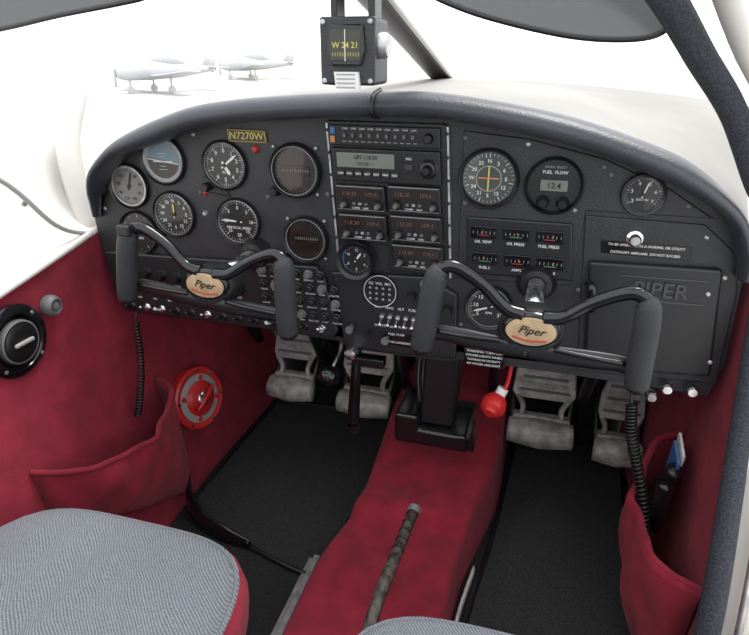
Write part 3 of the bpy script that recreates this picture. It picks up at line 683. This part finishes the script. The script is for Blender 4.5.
sweep(c,'lead',[(-.472,.0,.475),(-.470,-.008,.455),(-.470,-.012,.440)],.0022,M['cord'])
c=coil([(.388,-.016,.418),(.395,-.02,.37),(.412,-.02,.315),(.430,-.03,.255),(.440,-.05,.20)],.007,34,.0022)
sweep(c,'lead',[(.386,.0,.45),(.387,-.010,.43),(.388,-.016,.418)],.0025,M['cord'])
# ---------------------------------------------------------------- right door frame
df=empty('door_frame_seal',(.5,-.1,.6))
sweep(df,'seal',[(.478,-.30,.0),(.490,-.235,.16),(.499,-.19,.265),(.508,-.105,.43),(.514,-.035,.58),(.516,-.01,.66),(.500,-.02,.71),(.468,-.042,.757),(.418,-.09,.835),(.364,-.144,.892),(.297,-.252,.952),(.22,-.38,1.0)],[.016,.016,.015,.013,.012,.011,.012,.014,.014,.014,.013],M['braid'],seg=16)
ds=empty('door_sill',(.55,-.3,.2))
rows=[]
for i in range(12):
    t=i/11;row=[]
    for (x,yo) in((.515,0),(.527,-.006),(.545,-.008),(.585,-.006),(.675,.0)):
        z=.0+.66*t;row.append((x+.02*t,-.275+.27*t**.9+yo,z))
    rows.append(row)
grid('jamb_panel',ds,rows,M['trim'])
box(ds,'sill_step',(.60,-.55,.11),(.16,.55,.22),M['trim'],bevel=.01)
sweep(ds,'jamb_piping',[(.520,-.285,.0),(.540,-.17,.28),(.550,-.05,.56)],.005,M['alu'])
box(ds,'latch',(.53,-.255,.19),(.03,.012,.02),M['chrome'],bevel=.003)
sweep(df,'outer_frame',[(.55,-.0,.66),(.535,-.015,.72),(.50,-.04,.775),(.45,-.09,.85),(.40,-.14,.905),(.34,-.25,.965)],.012,M['trim'])
# ---------------------------------------------------------------- visors
v=empty('sun_visor',(.2,-.15,.95))
vp=[(.06,.968),(.10,.949),(.15,.932),(.226,.915),(.28,.910),(.318,.914),(.330,.930),(.322,.96),(.30,1.0),(.06,1.01)]
prism(v,'tinted_panel',vp,-.150,-.146,M['smoke'])
sweep(v,'rim',[(x,-.148,z) for x,z in vp],.0030,M['black'],n=5,seg=8)
v=empty('sun_visor',(-.25,-.3,.95))
vp=[(-.42,.912),(-.338,.920),(-.26,.932),(-.19,.941),(-.155,.947),(-.145,.957),(-.15,1.0),(-.42,1.0)]
prism(v,'tinted_panel',vp,-.300,-.296,M['smoke'])
sweep(v,'rim',[(x,-.298,z) for x,z in vp],.0025,M['black'],n=5,seg=8)
# ---------------------------------------------------------------- seats
def seat(cx,cy,hw,hd,zt,th):
    e=empty('aircraft_seat',(cx,cy,zt-th/2))
    n=72
    def se(a,k=4.2):
        c,s=math.cos(a),math.sin(a)
        r=(abs(c)**k+abs(s)**k)**(-1/k);return r*c,r*s
    prof_=[(1.01,-th),(1.04,-th*.8),(1.055,-th*.45),(1.035,-th*.2),(1.0,-.014),(.975,-.004),(.94,0.0),(.85,.006),(.7,.010),(.5,.013),(.25,.015),(.0,.015)]
    rows=[]
    for s,h in prof_:
        rows.append([(cx+hw*s*se(2*pi*j/n)[0],cy+hd*s*se(2*pi*j/n)[1],zt+h+(.003*math.sin(20*se(2*pi*j/n)[0]*s)*(1 if h>0 else 0))) for j in range(n+1)])
    grid('cushion',e,rows,[M['red'],M['seat']],matfn=lambda i,j:0 if i<4 else 1)
    sweep(e,'piping',[(cx+hw*1.003*se(2*pi*j/n)[0],cy+hd*1.003*se(2*pi*j/n)[1],zt-.013) for j in range(n+1)],.004,M['seat'],n=0,seg=8)
    box(e,'seat_pan',(cx,cy,zt-th-.015),(hw*1.7,hd*1.7,.03),M['blackm'],bevel=.004)
    for sx in(-1,1):
        for sy in(-1,1): sweep(e,'leg',[(cx+sx*hw*.7,cy+sy*hd*.7,zt-th),(cx+sx*hw*.75,cy+sy*hd*.72,.02)],.011,M['alu'],n=0)
    rows=[]
    for k in range(10):
        t=k/9;y=cy-hd*1.0-.10*t;z=zt+.0+.5*t;w=hw*(1-.15*t**3)
        rows.append([(cx-w,y-.05,z),(cx-w*.97,y+.0,z),(cx-w*.6,y+.012,z),(cx,y+.006,z),(cx+w*.6,y+.012,z),(cx+w*.97,y,z),(cx+w,y-.05,z)])
    grid('back_rest',e,rows,M['seat'],solid=.03)
seat(-.270,-.56,.197,.245,.298,.10)
seat(.262,-.590,.205,.240,.292,.11)
# ---------------------------------------------------------------- outside
box(None,'ground_apron',(0,15,-1.25),(240,60,.1),M['concrete'])
box(None,'ground_grass',(0,145,-1.24),(700,200,.1),M['grass'])
def plane(x,y,yaw,s=1.):
    e=empty('parked_airplane',(x,y,0))
    R=Matrix.Rotation(yaw,3,'Z');T=lambda a,b,c:Vector((x,y,0))+R@Vector((a*s,b*s,c*s-1.2*(1)))
    sweep(e,'fuselage',[T(0,3.2,1.2),T(0,2.6,1.25),T(0,1,1.35),T(0,-1,1.3),T(0,-3.6,1.35)],[.25*s,.5*s,.62*s,.45*s,.12*s],M['pplane'],seg=16)
    sweep(e,'cabin',[T(0,1.4,1.7),T(0,.6,2.0),T(0,-.6,1.95),T(0,-1.6,1.6)],[.1*s,.4*s,.42*s,.1*s],M['pplane'],seg=12)
    sweep(e,'wing',[T(-4.8,.6,1.35),T(0,.6,1.0),T(4.8,.6,1.35)],[.6*s,.75*s,.6*s],M['pplane'],sc=(.13,1),up=(0,0,1),seg=14)
    sweep(e,'tailplane',[T(-1.6,-3.4,1.45),T(1.6,-3.4,1.45)],.4*s,M['pplane'],sc=(.1,1),up=(0,0,1),seg=10)
    sweep(e,'fin',[T(0,-3.0,1.3),T(0,-3.6,2.5)],[.5*s,.3*s],M['pplane'],sc=(.1,1),up=tuple(R@Vector((1,0,0))),seg=10)
    for a,b in((-1.3,.3),(1.3,.3),(0,2.4)):
        sweep(e,'gear_leg',[T(a,b,1.0),T(a,b,.2)],.05,M['pplane'],n=0)
        lathe(e,'wheel',T(a,b,.22),[(0,-.08),(.22*s,-.07),(.22*s,.07),(0,.08)],M['pplane'],axis=R@Vector((1,0,0)),seg=20)
    sweep(e,'propeller',[T(0,3.28,.4),T(0,3.28,2.1)],.06,M['pplane'],n=0)
plane(-20.5,30,2.6,.85);plane(-23,46,2.2,.85)
# ---------------------------------------------------------------- light
w=bpy.data.worlds.new('World');SC.world=w;w.use_nodes=True
nt=w.node_tree;bg=nt.nodes['Background'];bg.inputs[1].default_value=2.15;bg.inputs[0].default_value=(.97,.985,1,1)
s=bpy.data.lights.new('sun','SUN');s.energy=3.0;s.angle=math.radians(20);s.color=(1,.98,.95)
so=bpy.data.objects.new('sun',s);COL.objects.link(so);so.rotation_euler=(math.radians(-18),math.radians(14),0)
SC.view_settings.view_transform='Standard'
# ---------------------------------------------------------------- camera
cam=bpy.data.cameras.new('camera');cam.sensor_width=36;cam.lens=600/749*36;cam.clip_start=.02;cam.clip_end=1000
co=bpy.data.objects.new('camera',cam);COL.objects.link(co);co.location=(.2301,-.8577,.90);co.rotation_euler=(math.radians(66),0,math.radians(16))
SC.camera=co
